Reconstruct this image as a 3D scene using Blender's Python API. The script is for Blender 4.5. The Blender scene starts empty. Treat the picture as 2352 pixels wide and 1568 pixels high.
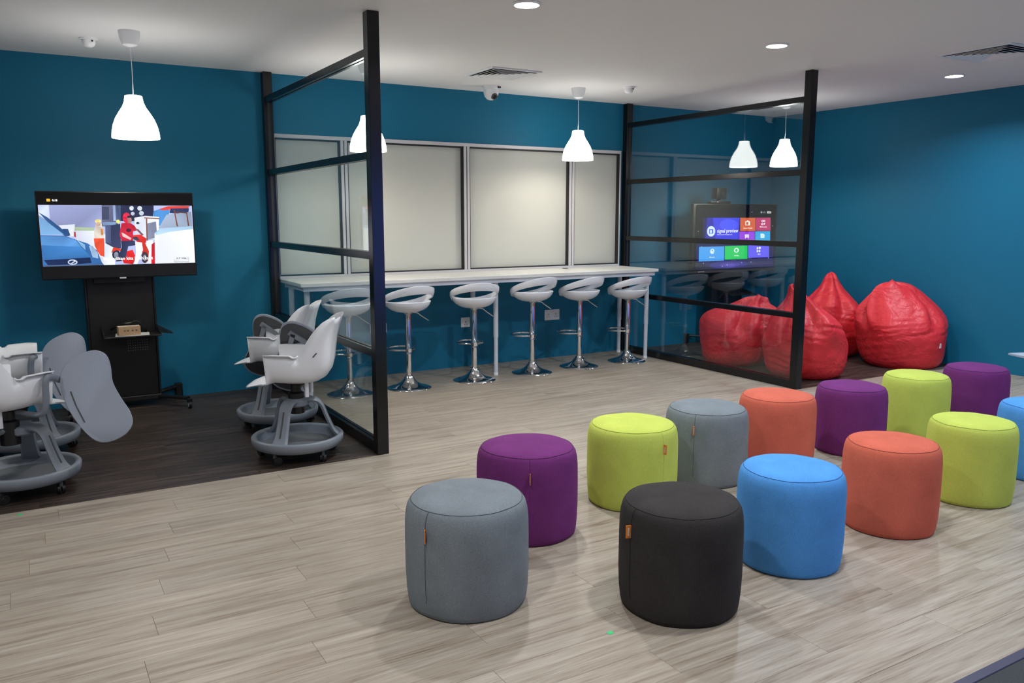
import bpy, bmesh, math, random
from mathutils import Vector, Matrix, noise
random.seed(7)
PI = math.pi
R = math.radians
sc = bpy.context.scene
COL = sc.collection

# ------------------------------------------------------------------ camera, world, exposure
D, H, RW, P = 7.946, 2.956, 8.843, 5.221          # back wall, ceiling, right wall, front line of the alcoves
XL, XR, LW, FW = 2.027, 6.274, -2.5, -3.0         # left / right partition, unseen left wall and front wall
cam_d = bpy.data.cameras.new('camera')
cam = bpy.data.objects.new('camera', cam_d)
COL.objects.link(cam)
cam.location = (0, 0, 1.65)
cam.rotation_euler = (PI/2 - 0.1524, 0, -0.5374)
cam_d.sensor_width = 36.0
cam_d.sensor_fit = 'HORIZONTAL'
cam_d.lens = 1883.03/2352*36.0
cam_d.clip_end = 100
sc.camera = cam
w = bpy.data.worlds.new('world')
sc.world = w
w.use_nodes = True
w.node_tree.nodes['Background'].inputs[0].default_value = (0.6, 0.75, 1, 1)
w.node_tree.nodes['Background'].inputs[1].default_value = 0.05
sc.view_settings.view_transform = 'Standard'
sc.view_settings.look = 'None'
sc.view_settings.gamma = 1
sc.view_settings.use_curve_mapping = False
sc.view_settings.exposure = 0.27
DOWNLIGHT_W = 21.0
PENDANT_W = 12.0
SHADE_E = 7.5
COOL = (0.76, 0.87, 1.0)
NEUTRAL = (0.95, 0.97, 1.0)
WARM = (1.0, 0.90, 0.78)

# ------------------------------------------------------------------ materials
MATS = {}
def nt(name):
    m = bpy.data.materials.new(name)
    m.use_nodes = True
    MATS[name] = m
    return m, m.node_tree.nodes, m.node_tree.links, m.node_tree.nodes['Principled BSDF']

def plain(name, col, rough=0.5, metal=0.0, spec=0.5, bump=0.0, scale=200.0, var=0.0, coat=0.0):
    m, N, L, b = nt(name)
    b.inputs['Base Color'].default_value = (*col, 1)
    b.inputs['Roughness'].default_value = rough
    b.inputs['Metallic'].default_value = metal
    b.inputs['Specular IOR Level'].default_value = spec
    b.inputs['Coat Weight'].default_value = coat
    tc = N.new('ShaderNodeTexCoord')
    nz = N.new('ShaderNodeTexNoise')
    nz.inputs['Scale'].default_value = scale
    nz.inputs['Detail'].default_value = 3
    L.new(tc.outputs['Object'], nz.inputs['Vector'])
    if bump:
        bp = N.new('ShaderNodeBump')
        bp.inputs['Strength'].default_value = bump
        bp.inputs['Distance'].default_value = 0.002
        L.new(nz.outputs['Fac'], bp.inputs['Height'])
        L.new(bp.outputs['Normal'], b.inputs['Normal'])
    if var:
        rp = N.new('ShaderNodeValToRGB')
        rp.color_ramp.elements[0].position = 0.3
        rp.color_ramp.elements[1].position = 0.7
        rp.color_ramp.elements[0].color = (*[c*(1-var) for c in col], 1)
        rp.color_ramp.elements[1].color = (*[min(1, c*(1+var)) for c in col], 1)
        L.new(nz.outputs['Fac'], rp.inputs['Fac'])
        L.new(rp.outputs['Color'], b.inputs['Base Color'])
    return m

def emit(name, col, s):
    m, N, L, b = nt(name)
    N.remove(b)
    e = N.new('ShaderNodeEmission')
    e.inputs[0].default_value = (*col, 1)
    e.inputs[1].default_value = s
    L.new(e.outputs[0], N['Material Output'].inputs['Surface'])
    return m

def shade_mat(name, col, s):                       # lit translucent plastic of the pendant shades
    m, N, L, b = nt(name)
    b.inputs['Base Color'].default_value = (0.9, 0.89, 0.86, 1)
    b.inputs['Roughness'].default_value = 0.45
    b.inputs['Emission Color'].default_value = (*col, 1)
    b.inputs['Emission Strength'].default_value = s
    return m

def picture_mat(name, s):                          # backlit screen picture: colours stored per face
    m, N, L, b = nt(name)
    N.remove(b)
    a = N.new('ShaderNodeVertexColor')
    a.layer_name = 'Col'
    e = N.new('ShaderNodeEmission')
    e.inputs[1].default_value = s
    L.new(a.outputs['Color'], e.inputs[0])
    L.new(e.outputs[0], N['Material Output'].inputs['Surface'])
    return m

def glass_mat(name, tint):
    m, N, L, b = nt(name)
    N.remove(b)
    lw = N.new('ShaderNodeLayerWeight')
    lw.inputs['Blend'].default_value = 0.5
    p = N.new('ShaderNodeMath'); p.operation = 'POWER'; p.inputs[1].default_value = 5
    q = N.new('ShaderNodeMath'); q.operation = 'MULTIPLY_ADD'; q.inputs[1].default_value = 0.95; q.inputs[2].default_value = 0.052
    L.new(lw.outputs['Facing'], p.inputs[0])
    L.new(p.outputs[0], q.inputs[0])
    t = N.new('ShaderNodeBsdfTransparent'); t.inputs[0].default_value = (*tint, 1)
    g = N.new('ShaderNodeBsdfGlossy'); g.inputs['Roughness'].default_value = 0.0
    g.inputs[0].default_value = (0.95, 1, 1, 1)
    mx = N.new('ShaderNodeMixShader')
    L.new(q.outputs[0], mx.inputs[0]); L.new(t.outputs[0], mx.inputs[1]); L.new(g.outputs[0], mx.inputs[2])
    L.new(mx.outputs[0], N['Material Output'].inputs['Surface'])
    return m

def wood(name, dark, mid, light, rough, knot):
    m, N, L, b = nt(name)
    geo = N.new('ShaderNodeNewGeometry')
    oi = N.new('ShaderNodeObjectInfo')
    mul = N.new('ShaderNodeMath'); mul.operation = 'MULTIPLY'; mul.inputs[1].default_value = 37.0
    L.new(oi.outputs['Random'], mul.inputs[0])
    cmb = N.new('ShaderNodeCombineXYZ')
    L.new(mul.outputs[0], cmb.inputs[0]); L.new(mul.outputs[0], cmb.inputs[1])
    add = N.new('ShaderNodeVectorMath'); add.operation = 'ADD'
    L.new(geo.outputs['Position'], add.inputs[0]); L.new(cmb.outputs[0], add.inputs[1])
    def streak(sx, sy, det, dist):
        mp = N.new('ShaderNodeMapping')
        mp.inputs['Scale'].default_value = (sx, sy, 1)
        L.new(add.outputs[0], mp.inputs['Vector'])
        n = N.new('ShaderNodeTexNoise')
        n.inputs['Scale'].default_value = 1
        n.inputs['Detail'].default_value = det
        n.inputs['Roughness'].default_value = 0.62
        n.inputs['Distortion'].default_value = dist
        L.new(mp.outputs[0], n.inputs['Vector'])
        return n
    a = streak(1.4, 25, 6, 0.6)
    c = streak(5, 110, 3, 0.2)
    k = streak(3.2, 11, 3, 1.6)
    mixf = N.new('ShaderNodeMix'); mixf.data_type = 'FLOAT'
    mixf.inputs[0].default_value = 0.36
    L.new(a.outputs['Fac'], mixf.inputs[2]); L.new(c.outputs['Fac'], mixf.inputs[3])
    rp = N.new('ShaderNodeValToRGB')
    e = rp.color_ramp.elements
    e[0].position = 0.33; e[0].color = (*dark, 1)
    e[1].position = 0.67; e[1].color = (*light, 1)
    x = e.new(0.47); x.color = (*mid, 1)
    L.new(mixf.outputs[0], rp.inputs['Fac'])
    kr = N.new('ShaderNodeValToRGB')
    kr.color_ramp.elements[0].position = 0.66; kr.color_ramp.elements[0].color = (0, 0, 0, 1)
    kr.color_ramp.elements[1].position = 0.78; kr.color_ramp.elements[1].color = (knot, knot, knot, 1)
    L.new(k.outputs['Fac'], kr.inputs['Fac'])
    mc = N.new('ShaderNodeMix'); mc.data_type = 'RGBA'
    L.new(kr.outputs['Color'], mc.inputs[0]); L.new(rp.outputs['Color'], mc.inputs[6])
    mc.inputs[7].default_value = (*[q*0.7 for q in dark], 1)
    hs = N.new('ShaderNodeHueSaturation')
    mr = N.new('ShaderNodeMapRange')
    mr.inputs[3].default_value = 0.93; mr.inputs[4].default_value = 1.06
    L.new(oi.outputs['Random'], mr.inputs[0]); L.new(mr.outputs[0], hs.inputs['Value'])
    L.new(mc.outputs[2], hs.inputs['Color'])
    L.new(hs.outputs['Color'], b.inputs['Base Color'])
    b.inputs['Roughness'].default_value = rough
    b.inputs['Specular IOR Level'].default_value = 0.4
    bp = N.new('ShaderNodeBump'); bp.inputs['Strength'].default_value = 0.12; bp.inputs['Distance'].default_value = 0.001
    L.new(c.outputs['Fac'], bp.inputs['Height']); L.new(bp.outputs['Normal'], b.inputs['Normal'])
    return m

def fabric(name, col, var=0.22):
    m, N, L, b = nt(name)
    tc = N.new('ShaderNodeTexCoord')
    n1 = N.new('ShaderNodeTexNoise'); n1.inputs['Scale'].default_value = 260; n1.inputs['Detail'].default_value = 4; n1.inputs['Roughness'].default_value = 0.7
    n2 = N.new('ShaderNodeTexNoise'); n2.inputs['Scale'].default_value = 9; n2.inputs['Detail'].default_value = 3
    L.new(tc.outputs['Object'], n1.inputs['Vector']); L.new(tc.outputs['Object'], n2.inputs['Vector'])
    mx = N.new('ShaderNodeMix'); mx.data_type = 'FLOAT'; mx.inputs[0].default_value = 0.25
    L.new(n1.outputs['Fac'], mx.inputs[2]); L.new(n2.outputs['Fac'], mx.inputs[3])
    rp = N.new('ShaderNodeValToRGB')
    rp.color_ramp.elements[0].position = 0.36; rp.color_ramp.elements[0].color = (*[c*(1-var) for c in col], 1)
    rp.color_ramp.elements[1].position = 0.64; rp.color_ramp.elements[1].color = (*[min(1, c*(1+var)) for c in col], 1)
    L.new(mx.outputs[0], rp.inputs['Fac']); L.new(rp.outputs['Color'], b.inputs['Base Color'])
    b.inputs['Roughness'].default_value = 0.92
    b.inputs['Specular IOR Level'].default_value = 0.15
    b.inputs['Sheen Weight'].default_value = 0.08
    b.inputs['Sheen Roughness'].default_value = 0.5
    b.inputs['Sheen Tint'].default_value = (*[min(1, c*2+0.05) for c in col], 1)
    bp = N.new('ShaderNodeBump'); bp.inputs['Strength'].default_value = 0.35; bp.inputs['Distance'].default_value = 0.002
    L.new(n1.outputs['Fac'], bp.inputs['Height']); L.new(bp.outputs['Normal'], b.inputs['Normal'])
    return m

def leather(name, col):                             # grained leatherette with soft crumples
    m = plain(name, col, 0.45, spec=0.4, bump=0.2, scale=220, var=0.05)
    N, L = m.node_tree.nodes, m.node_tree.links
    b = N['Principled BSDF']
    old = b.inputs['Normal'].links[0].from_node
    tc = N.new('ShaderNodeTexCoord')
    prev = old
    for sc_, dst, dist in ((5.5, 0.030, 1.2), (15, 0.009, 0.8)):
        n = N.new('ShaderNodeTexNoise'); n.inputs['Scale'].default_value = sc_; n.inputs['Detail'].default_value = 2
        n.inputs['Distortion'].default_value = dist
        L.new(tc.outputs['Object'], n.inputs['Vector'])
        bp = N.new('ShaderNodeBump'); bp.inputs['Strength'].default_value = 0.7; bp.inputs['Distance'].default_value = dst
        L.new(n.outputs['Fac'], bp.inputs['Height']); L.new(prev.outputs['Normal'], bp.inputs['Normal'])
        prev = bp
    L.new(prev.outputs['Normal'], b.inputs['Normal'])
    return m

TEAL = plain('teal_wall_paint', (0.007, 0.158, 0.275), 0.55, spec=0.3, bump=0.12, scale=160, var=0.05)
WHITEP = plain('ceiling_paint', (0.90, 0.895, 0.89), 0.8, spec=0.2, bump=0.05, scale=60)
OAK = wood('light_wood_planks', (0.19, 0.14, 0.095), (0.335, 0.28, 0.217), (0.47, 0.417, 0.345), 0.42, 0.30)
WENGE = wood('dark_wood_planks', (0.012, 0.009, 0.008), (0.036, 0.026, 0.021), (0.115, 0.08, 0.06), 0.42, 0.4)
GROUT = plain('plank_joint', (0.16, 0.13, 0.10), 0.8)
GROUTD = plain('dark_plank_joint', (0.006, 0.005, 0.005), 0.8)
CARPET = plain('charcoal_carpet', (0.06, 0.065, 0.07), 0.95, spec=0.1, bump=0.6, scale=300, var=0.3)
TRIMM = plain('purple_black_trim', (0.05, 0.045, 0.09), 0.4)
FRAME = plain('black_powder_coat', (0.006, 0.006, 0.007), 0.22, spec=0.45, bump=0.03, scale=700)
GLASS = glass_mat('partition_glass', (0.93, 0.965, 0.965))
ALU = plain('brushed_aluminium', (0.66, 0.65, 0.67), 0.4)
GASKET = plain('black_gasket', (0.015, 0.017, 0.02), 0.6)
BLIND = plain('roller_blind_cloth', (0.64, 0.655, 0.60), 0.85, spec=0.1, bump=0.15, scale=400, var=0.03)
WPLAST = plain('white_plastic', (0.90, 0.915, 0.94), 0.32)
WGLOSS = plain('glossy_white_plastic', (0.88, 0.90, 0.95), 0.18)
WLAM = plain('white_laminate', (0.82, 0.81, 0.77), 0.35, var=0.02, scale=40)
WMETAL = plain('white_metal', (0.66, 0.68, 0.74), 0.35)
GPLAST = plain('grey_plastic', (0.20, 0.225, 0.26), 0.5, bump=0.1, scale=500)
GTAB = plain('grey_tablet', (0.31, 0.345, 0.41), 0.55, bump=0.1, scale=500)
GDARK = plain('dark_grey_plastic', (0.06, 0.062, 0.066), 0.5, bump=0.15, scale=300)
GTRAY = plain('grey_tray_floor', (0.13, 0.14, 0.155), 0.6)
BPLAST = plain('black_plastic', (0.007, 0.007, 0.008), 0.4)
BGLOSS = plain('black_screen_glass', (0.006, 0.006, 0.007), 0.12, spec=0.6)
BMETAL = plain('black_steel', (0.007, 0.0065, 0.007), 0.45, bump=0.05, scale=500)
CHROME = plain('chrome', (0.80, 0.80, 0.82), 0.06, metal=1.0)
RUBBER = plain('rubber', (0.02, 0.02, 0.02), 0.7)
WHEELG = plain('grey_wheel', (0.20, 0.21, 0.22), 0.5)
RED = leather('red_leatherette', (0.74, 0.032, 0.042))
CARD = plain('cardboard', (0.50, 0.34, 0.20), 0.8, var=0.08, scale=30)
PAPER = plain('paper', (0.78, 0.78, 0.78), 0.8)
ORANGE = plain('orange_label_cloth', (0.75, 0.24, 0.035), 0.7)
GREEN = plain('green_mark', (0.02, 0.65, 0.20), 0.5)
TABLEG = plain('grey_tabletop', (0.42, 0.47, 0.54), 0.45)
DAYGLASS = emit('daylight_behind_glass', (0.10, 0.22, 1.0), 4.5)
LEDM = emit('led_diffuser', (0.92, 0.96, 1.0), 14)
BULB = emit('bulb_glow', (1.0, 0.94, 0.86), 20)
SHADE = shade_mat('lit_lamp_shade', (1.0, 0.965, 0.92), SHADE_E)
PIC = picture_mat('screen_picture', 1.0)
GLOWW = emit('screen_white', (1, 1, 1), 1.0)
GLOWY = emit('screen_yellow', (1.0, 0.55, 0.05), 0.9)
FAB = {'grey': fabric('grey_felt', (0.195, 0.222, 0.242)), 'purple': fabric('purple_felt', (0.16, 0.03, 0.155)),
       'lime': fabric('lime_felt', (0.52, 0.60, 0.11), 0.14), 'coral': fabric('coral_felt', (0.61, 0.135, 0.085), 0.18),
       'charcoal': fabric('charcoal_felt', (0.038, 0.034, 0.033), 0.3), 'blue': fabric('blue_felt', (0.085, 0.305, 0.70), 0.18)}
SEAM = {k: plain(k+'_thread', c, 0.9) for k, c in {'grey': (0.07, 0.08, 0.09), 'purple': (0.05, 0.010, 0.055), 'lime': (0.27, 0.34, 0.045),
        'coral': (0.28, 0.05, 0.035), 'charcoal': (0.016, 0.015, 0.015), 'blue': (0.03, 0.13, 0.35)}.items()}

# ------------------------------------------------------------------ mesh helpers
def box(bm, x0, x1, y0, y1, z0, z1, bev=0.0, seg=1):
    vs = [bm.verts.new((x, y, z)) for z in (z0, z1) for y in (y0, y1) for x in (x0, x1)]
    fs = [bm.faces.new([vs[i] for i in q]) for q in ((0, 2, 3, 1), (4, 5, 7, 6), (0, 1, 5, 4), (2, 6, 7, 3), (0, 4, 6, 2), (1, 3, 7, 5))]
    if bev:
        es = list({e for f in fs for e in f.edges})
        bmesh.ops.bevel(bm, geom=es, offset=bev, segments=seg, affect='EDGES', profile=0.5)
    return vs

def frame_of(d):
    d = d.normalized()
    a = Vector((0, 0, 1)) if abs(d.z) < 0.9 else Vector((1, 0, 0))
    u = d.cross(a).normalized()
    return u, d.cross(u).normalized()

def rings(bm, rows, closed_u=True, cap0=True, cap1=True, closed_v=False):
    rr = [[bm.verts.new(p) for p in r] for r in rows]
    n = len(rr[0])
    m = len(rr)
    for i in range(m if closed_v else m-1):
        a, b = rr[i], rr[(i+1) % m]
        for j in range(n if closed_u else n-1):
            k = (j+1) % n
            bm.faces.new((a[j], a[k], b[k], b[j]))
    if not closed_v:
        if cap0 and closed_u: bm.faces.new(list(reversed(rr[0])))
        if cap1 and closed_u: bm.faces.new(rr[-1])
    return rr

def cyl(bm, p0, p1, r0, r1=None, seg=16):
    p0, p1 = Vector(p0), Vector(p1)
    r1 = r0 if r1 is None else r1
    u, v = frame_of(p1-p0)
    cs = [(math.cos(2*PI*i/seg), math.sin(2*PI*i/seg)) for i in range(seg)]
    rings(bm, [[p + r*(c*u+s*v) for c, s in cs] for p, r in ((p0, r0), (p1, r1))])

def tube(bm, pts, r, seg=8, closed=False, flat=1.0):
    pts = [Vector(p) for p in pts]
    n = len(pts)
    rows = []
    prev = None
    for i, p in enumerate(pts):
        if closed: d = pts[(i+1) % n]-pts[i-1]
        else: d = pts[min(i+1, n-1)]-pts[max(i-1, 0)]
        d.normalize()
        if prev is None: u, v = frame_of(d)
        else:
            u = (prev - d*prev.dot(d)).normalized(); v = d.cross(u)
        prev = u
        rr = r[i] if isinstance(r, (list, tuple)) else r
        rows.append([p + rr*(math.cos(2*PI*j/seg)*u + flat*math.sin(2*PI*j/seg)*v) for j in range(seg)])
    rings(bm, rows, True, True, True, closed)

def lathe(bm, prof, seg=32, c=(0, 0, 0), cap0=True, cap1=True):
    rows = [[(c[0]+max(r, 1e-4)*math.cos(2*PI*j/seg), c[1]+max(r, 1e-4)*math.sin(2*PI*j/seg), c[2]+z) for j in range(seg)] for r, z in prof]
    return rings(bm, rows, True, cap0, cap1)

def prism(bm, pts, axis_vec):
    a = [bm.verts.new(p) for p in pts]
    b = [bm.verts.new(Vector(p)+Vector(axis_vec)) for p in pts]
    n = len(pts)
    bm.faces.new(list(reversed(a))); bm.faces.new(b)
    for i in range(n):
        j = (i+1) % n
        bm.faces.new((a[i], a[j], b[j], b[i]))

def smooth_closed(pts, k=6):
    out = []
    n = len(pts)
    for i in range(n):
        p0, p1, p2, p3 = [Vector(pts[(i+q) % n]) for q in (-1, 0, 1, 2)]
        for s in range(k):
            t = s/k
            out.append(0.5*((2*p1)+(p2-p0)*t+(2*p0-5*p1+4*p2-p3)*t*t+(3*p1-p0-3*p2+p3)*t**3))
    return out

def catmull(pts, k):
    P_ = [Vector(p) for p in pts]
    P_ = [2*P_[0]-P_[1]]+P_+[2*P_[-1]-P_[-2]]
    out = []
    for i in range(1, len(P_)-2):
        p0, p1, p2, p3 = P_[i-1:i+3]
        for s in range(k):
            t = s/k
            out.append(0.5*((2*p1)+(p2-p0)*t+(2*p0-5*p1+4*p2-p3)*t*t+(3*p1-p0-3*p2+p3)*t**3))
    out.append(P_[-2])
    return out

def obj(name, bm, mat, parent=None, smooth=True, loc=None, angle=40):
    bmesh.ops.recalc_face_normals(bm, faces=bm.faces)
    me = bpy.data.meshes.new(name)
    bm.to_mesh(me); bm.free()
    me.materials.append(mat)
    if smooth:
        me.polygons.foreach_set('use_smooth', [True]*len(me.polygons))
        me.set_sharp_from_angle(angle=R(angle))
    o = bpy.data.objects.new(name, me)
    COL.objects.link(o)
    if parent: o.parent = parent
    if loc: o.location = loc
    return o

def tag(o, label, cat=None, group=None, kind=None):
    if label: o['label'] = label
    if cat: o['category'] = cat
    if group: o['group'] = group
    if kind: o['kind'] = kind
    return o

def thing(name, label, cat, loc=(0, 0, 0), rz=0.0, group=None):
    o = bpy.data.objects.new(name, None)
    COL.objects.link(o)
    o.empty_display_size = 0.1
    o.location = loc; o.rotation_euler = (0, 0, rz)
    return tag(o, label, cat, group)

def dup(root, loc, rz, label, name=None):
    r = root.copy(); COL.objects.link(r)
    r.location = loc; r.rotation_euler = (0, 0, rz); r['label'] = label
    for ch in list(root.children):
        c = ch.copy(); COL.objects.link(c); c.parent = r
        for g in list(ch.children):
            q = g.copy(); COL.objects.link(q); q.parent = c
    return r

def struct(name, bm, mat, label, smooth=False):
    o = obj(name, bm, mat, None, smooth)
    return tag(o, label, None, None, 'structure')

def NB(): return bmesh.new()

def text_mesh(name, s, size, mat, parent, loc, align='CENTER', bold=0.0):
    cu = bpy.data.curves.new('t', 'FONT')
    cu.body = s; cu.size = size; cu.align_x = align; cu.offset = bold; cu.resolution_u = 2
    to = bpy.data.objects.new('t', cu)
    COL.objects.link(to)
    dg = bpy.context.evaluated_depsgraph_get()
    me = bpy.data.meshes.new_from_object(to.evaluated_get(dg))
    bpy.data.objects.remove(to); bpy.data.curves.remove(cu)
    me.name = name
    me.materials.clear(); me.materials.append(mat)
    o = bpy.data.objects.new(name, me)
    COL.objects.link(o)
    o.parent = parent; o.location = loc; o.rotation_euler = (PI/2, 0, 0)
    return o

# ------------------------------------------------------------------ setting: walls, ceiling, floors
WX0, WX1, WZ0, WZ1 = 2.115, 6.235, 1.04, 2.41       # window opening in the back wall
bm = NB()
T = 0.18
for a in ((LW-T, WX0, 0, H), (WX1, RW+T, 0, H), (WX0, WX1, 0, WZ0), (WX0, WX1, WZ1, H)):
    box(bm, a[0], a[1], D, D+T, a[2], a[3])
struct('wall_back', bm, TEAL, 'teal painted back wall behind the white counter and the screens')
bm = NB(); box(bm, RW, RW+T, FW-T, D, 0, H)
struct('wall_right', bm, TEAL, 'teal painted right wall behind the red bean bags')
bm = NB(); box(bm, LW-T, LW, FW-T, D, 0, H)
struct('wall_left', bm, WHITEP, 'white painted left wall outside the picture')
DX0, DX1, DZ = 4.95, 5.75, 2.35                     # glass door behind the camera, mirrored in the black posts
bm = NB(); box(bm, LW, DX0, FW-T, FW, 0, H); box(bm, DX1, RW, FW-T, FW, 0, H); box(bm, DX0, DX1, FW-T, FW, DZ, H)
struct('wall_front', bm, WHITEP, 'white painted wall behind the camera')
door = thing('door_1', 'narrow glass door to the blue daylight outside, behind the camera', None, ((DX0+DX1)/2, FW, 0))
door['kind'] = 'structure'
hw_ = (DX1-DX0)/2
for xa, xb in ((-hw_, -hw_+.06), (hw_-.06, hw_)):
    bm = NB(); box(bm, xa, xb, -.10, .02, 0, DZ)
    obj('door_stile', bm, FRAME, door, False)
for za, zb in ((0, .08), (DZ-.06, DZ)):
    bm = NB(); box(bm, -hw_+.06, hw_-.06, -.10, .02, za, zb)
    obj('door_rail', bm, FRAME, door, False)
for xa, xb in ((-hw_+.06, hw_-.06),):
    bm = NB(); box(bm, xa, xb, -.06, -.05, .08, DZ-.06)
    obj('lit_pane', bm, DAYGLASS, door, False)
bm = NB(); box(bm, LW-T, RW+T, FW-T, D+T, H, H+0.1)
struct('ceiling', bm, WHITEP, 'plain white plastered ceiling')

def plank_mesh(x0, x1, y0, y1):
    b = NB()
    c = 0.0008
    lo = [b.verts.new(p) for p in ((x0, y0, -0.006), (x1, y0, -0.006), (x1, y1, -0.006), (x0, y1, -0.006))]
    mi = [b.verts.new(p) for p in ((x0, y0, -c), (x1, y0, -c), (x1, y1, -c), (x0, y1, -c))]
    hi = [b.verts.new(p) for p in ((x0+c, y0+c, 0), (x1-c, y0+c, 0), (x1-c, y1-c, 0), (x0+c, y1-c, 0))]
    for A, B_ in ((lo, mi), (mi, hi)):
        for i in range(4):
            j = (i+1) % 4
            b.faces.new((A[i], A[j], B_[j], B_[i]))
    b.faces.new(hi)
    return b
PLANKS = {}
def lay(parent, x0, x1, y0, y1, mat, key, L=1.24, wd=0.182):
    y = y0; row = 0
    while y < y1-0.004:
        ye = min(y+wd, y1)
        x = x0 - (row*0.47 % 1.0)*L
        while x < x1-0.01:
            a, b_ = max(x, x0), min(x+L, x1)
            if b_-a > 0.02:
                g = 0.0004
                k = (key, round(b_-a, 3), round(ye-y, 3))
                if k not in PLANKS:
                    bmk = plank_mesh(g, b_-a-g, g, ye-y-g)
                    bmesh.ops.recalc_face_normals(bmk, faces=bmk.faces)
                    me = bpy.data.meshes.new('plank'); bmk.to_mesh(me); bmk.free()
                    me.materials.append(mat)
                    PLANKS[k] = me
                o = bpy.data.objects.new('plank', PLANKS[k])
                COL.objects.link(o); o.parent = parent; o.location = (a, y, 0)
            x += L
        y = ye; row += 1

YT = 1.521                                          # front edge of the wood floor
bm = NB()
box(bm, LW, RW, YT, P, -0.06, -0.005); box(bm, XL+0.04, XR+0.04, P, D, -0.06, -0.005)
fl = struct('floor', bm, GROUT, 'light greyish oak plank floor under the felt stools and the bar stools')
lay(fl, LW, RW, YT, P, OAK, 'o')
lay(fl, XL+0.04, XR+0.04, P, D, OAK, 'o')
bm = NB(); box(bm, LW, XL+0.04, P, D, -0.06, -0.005)
fd = struct('floor', bm, GROUTD, 'dark brown plank floor of the left bay with the tablet chairs')
lay(fd, LW, XL+0.04, P, D, WENGE, 'w')
bm = NB(); box(bm, XR+0.04, RW, P, D, -0.06, -0.005)
fr = struct('floor', bm, GROUTD, 'dark brown plank floor of the right bay under the bean bags')
lay(fr, XR+0.04, RW, P, D, WENGE, 'w')
bm = NB(); box(bm, LW, RW, FW, 1.481, -0.06, 0.0)
struct('floor', bm, CARPET, 'charcoal carpet floor in the near right corner')
bm = NB(); box(bm, LW, RW, 1.481, YT, -0.06, 0.004, 0.002)
struct('trim_1', bm, TRIMM, 'dark strip between the oak planks and the charcoal carpet')

# window: aluminium frame, mullions, drawn roller blinds
win = thing('window_1', 'wide aluminium window with four drawn off-white roller blinds above the counter', None, (0, D, 0))
win['kind'] = 'structure'
bm = NB()
box(bm, WX0, WX1, -0.03, 0.10, WZ1-0.035, WZ1, 0.003); box(bm, WX0, WX1, -0.03, 0.10, WZ0, WZ0+0.03, 0.003)
box(bm, WX0, WX0+0.010, -0.028, 0.10, WZ0+0.03, WZ1-0.035); box(bm, WX1-0.010, WX1, -0.028, 0.10, WZ0+0.03, WZ1-0.035)
obj('window_frame', bm, ALU, win, False)
MUL = (2.80, 4.16, 5.53)
for x in MUL:
    bm = NB(); box(bm, x-0.034, x-0.005, -0.026, 0.10, WZ0+0.03, WZ1-0.035, 0.003); box(bm, x+0.005, x+0.034, -0.026, 0.10, WZ0+0.03, WZ1-0.035, 0.003)
    mu = obj('mullion', bm, ALU, win, False)
    bm = NB(); box(bm, x-0.006, x+0.006, -0.016, 0.09, WZ0+0.03, WZ1-0.035)
    obj('gasket', bm, GASKET, mu, False)
xs = [WX0+0.010] + [q for x in MUL for q in (x-0.034, x+0.034)] + [WX1-0.010]
for i in range(4):
    a, b_ = xs[2*i], xs[2*i+1]
    za, zb = WZ0+0.03, WZ1-0.035
    bm = NB()
    for q in ((a, a+0.012, za, zb), (b_-0.012, b_, za, zb), (a, b_, za, za+0.012), (a, b_, zb-0.014, zb)):
        box(bm, q[0], q[1], -0.012, 0.09, q[2], q[3])
    obj('gasket_frame', bm, GASKET, win, False)
    bm = NB(); box(bm, a+0.008, b_-0.008, 0.035, 0.042, za+0.008, zb-0.006)
    obj('roller_blind', bm, BLIND, win, False)

# ------------------------------------------------------------------ ceiling lights (they light the room)
def add_light(name, kind, loc, power, col, size=0.1, parent=None):
    l = bpy.data.lights.new(name, kind)
    l.energy = power; l.color = col
    if kind == 'AREA':
        l.shape = 'DISK'; l.size = size; l.spread = R(150)
    else: l.shadow_soft_size = size
    o = bpy.data.objects.new(name, l)
    COL.objects.link(o); o.location = loc
    if parent: o.parent = parent
    return o

spots = [(2.83, 4.57, 'round ceiling downlight at the top centre of the picture'),
         (5.153, 4.642, 'round ceiling downlight in front of the right glass partition'),
         (7.69, 4.757, 'round ceiling downlight near the right wall by the ceiling vent')]
for yy, xx, lab in ((2.2, 0.4, 'added unseen ceiling downlight left of the felt stools, above the picture'), (2.2, 2.83, 'added unseen ceiling downlight over the charcoal felt stool, above the picture'),
                    (2.2, 5.15, 'added unseen ceiling downlight over the cut off sky blue felt stool, above the picture'), (2.2, 7.6, 'added unseen ceiling downlight by the right wall beyond the right picture edge'),
                    (-0.2, 0.4, 'added unseen ceiling downlight right above the camera, out of the picture'), (-0.2, 2.83, 'added unseen ceiling downlight over the charcoal carpet, to the right of the camera'),
                    (-0.2, 5.15, 'added unseen ceiling downlight over the charcoal carpet, far to the right of the camera'), (-0.2, 7.6, 'added unseen ceiling downlight over the charcoal carpet in the near right corner'),
                    (4.3, -1.4, 'added unseen ceiling downlight beyond the left picture edge, before the dark floor')):
    spots.append((xx, yy, lab))  # unseen downlights, added beyond the visible row to light the room
for x, y, lab in spots:
    t = thing('ceiling_downlight', lab, 'ceiling light', (x, y, H), 0, 'ceiling downlights')
    bm = NB(); lathe(bm, [(0.078, 0), (0.092, 0), (0.094, -0.004), (0.088, -0.010), (0.078, -0.012), (0.078, 0)], 32, cap0=False, cap1=False)
    obj('trim_ring', bm, WPLAST, t)
    bm = NB(); lathe(bm, [(0.0, -0.003), (0.079, -0.003), (0.079, -0.010), (0.04, -0.014), (0.0, -0.015)], 32)
    obj('diffuser', bm, LEDM, t)
    add_light('downlight_lamp', 'AREA', (0, 0, -0.03), DOWNLIGHT_W*(0.6 if x < 0 else 1.30 if y > 4 else 1.0 if y > 1 else 0.62), COOL if x > 4 else NEUTRAL, 0.15, t)

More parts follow.
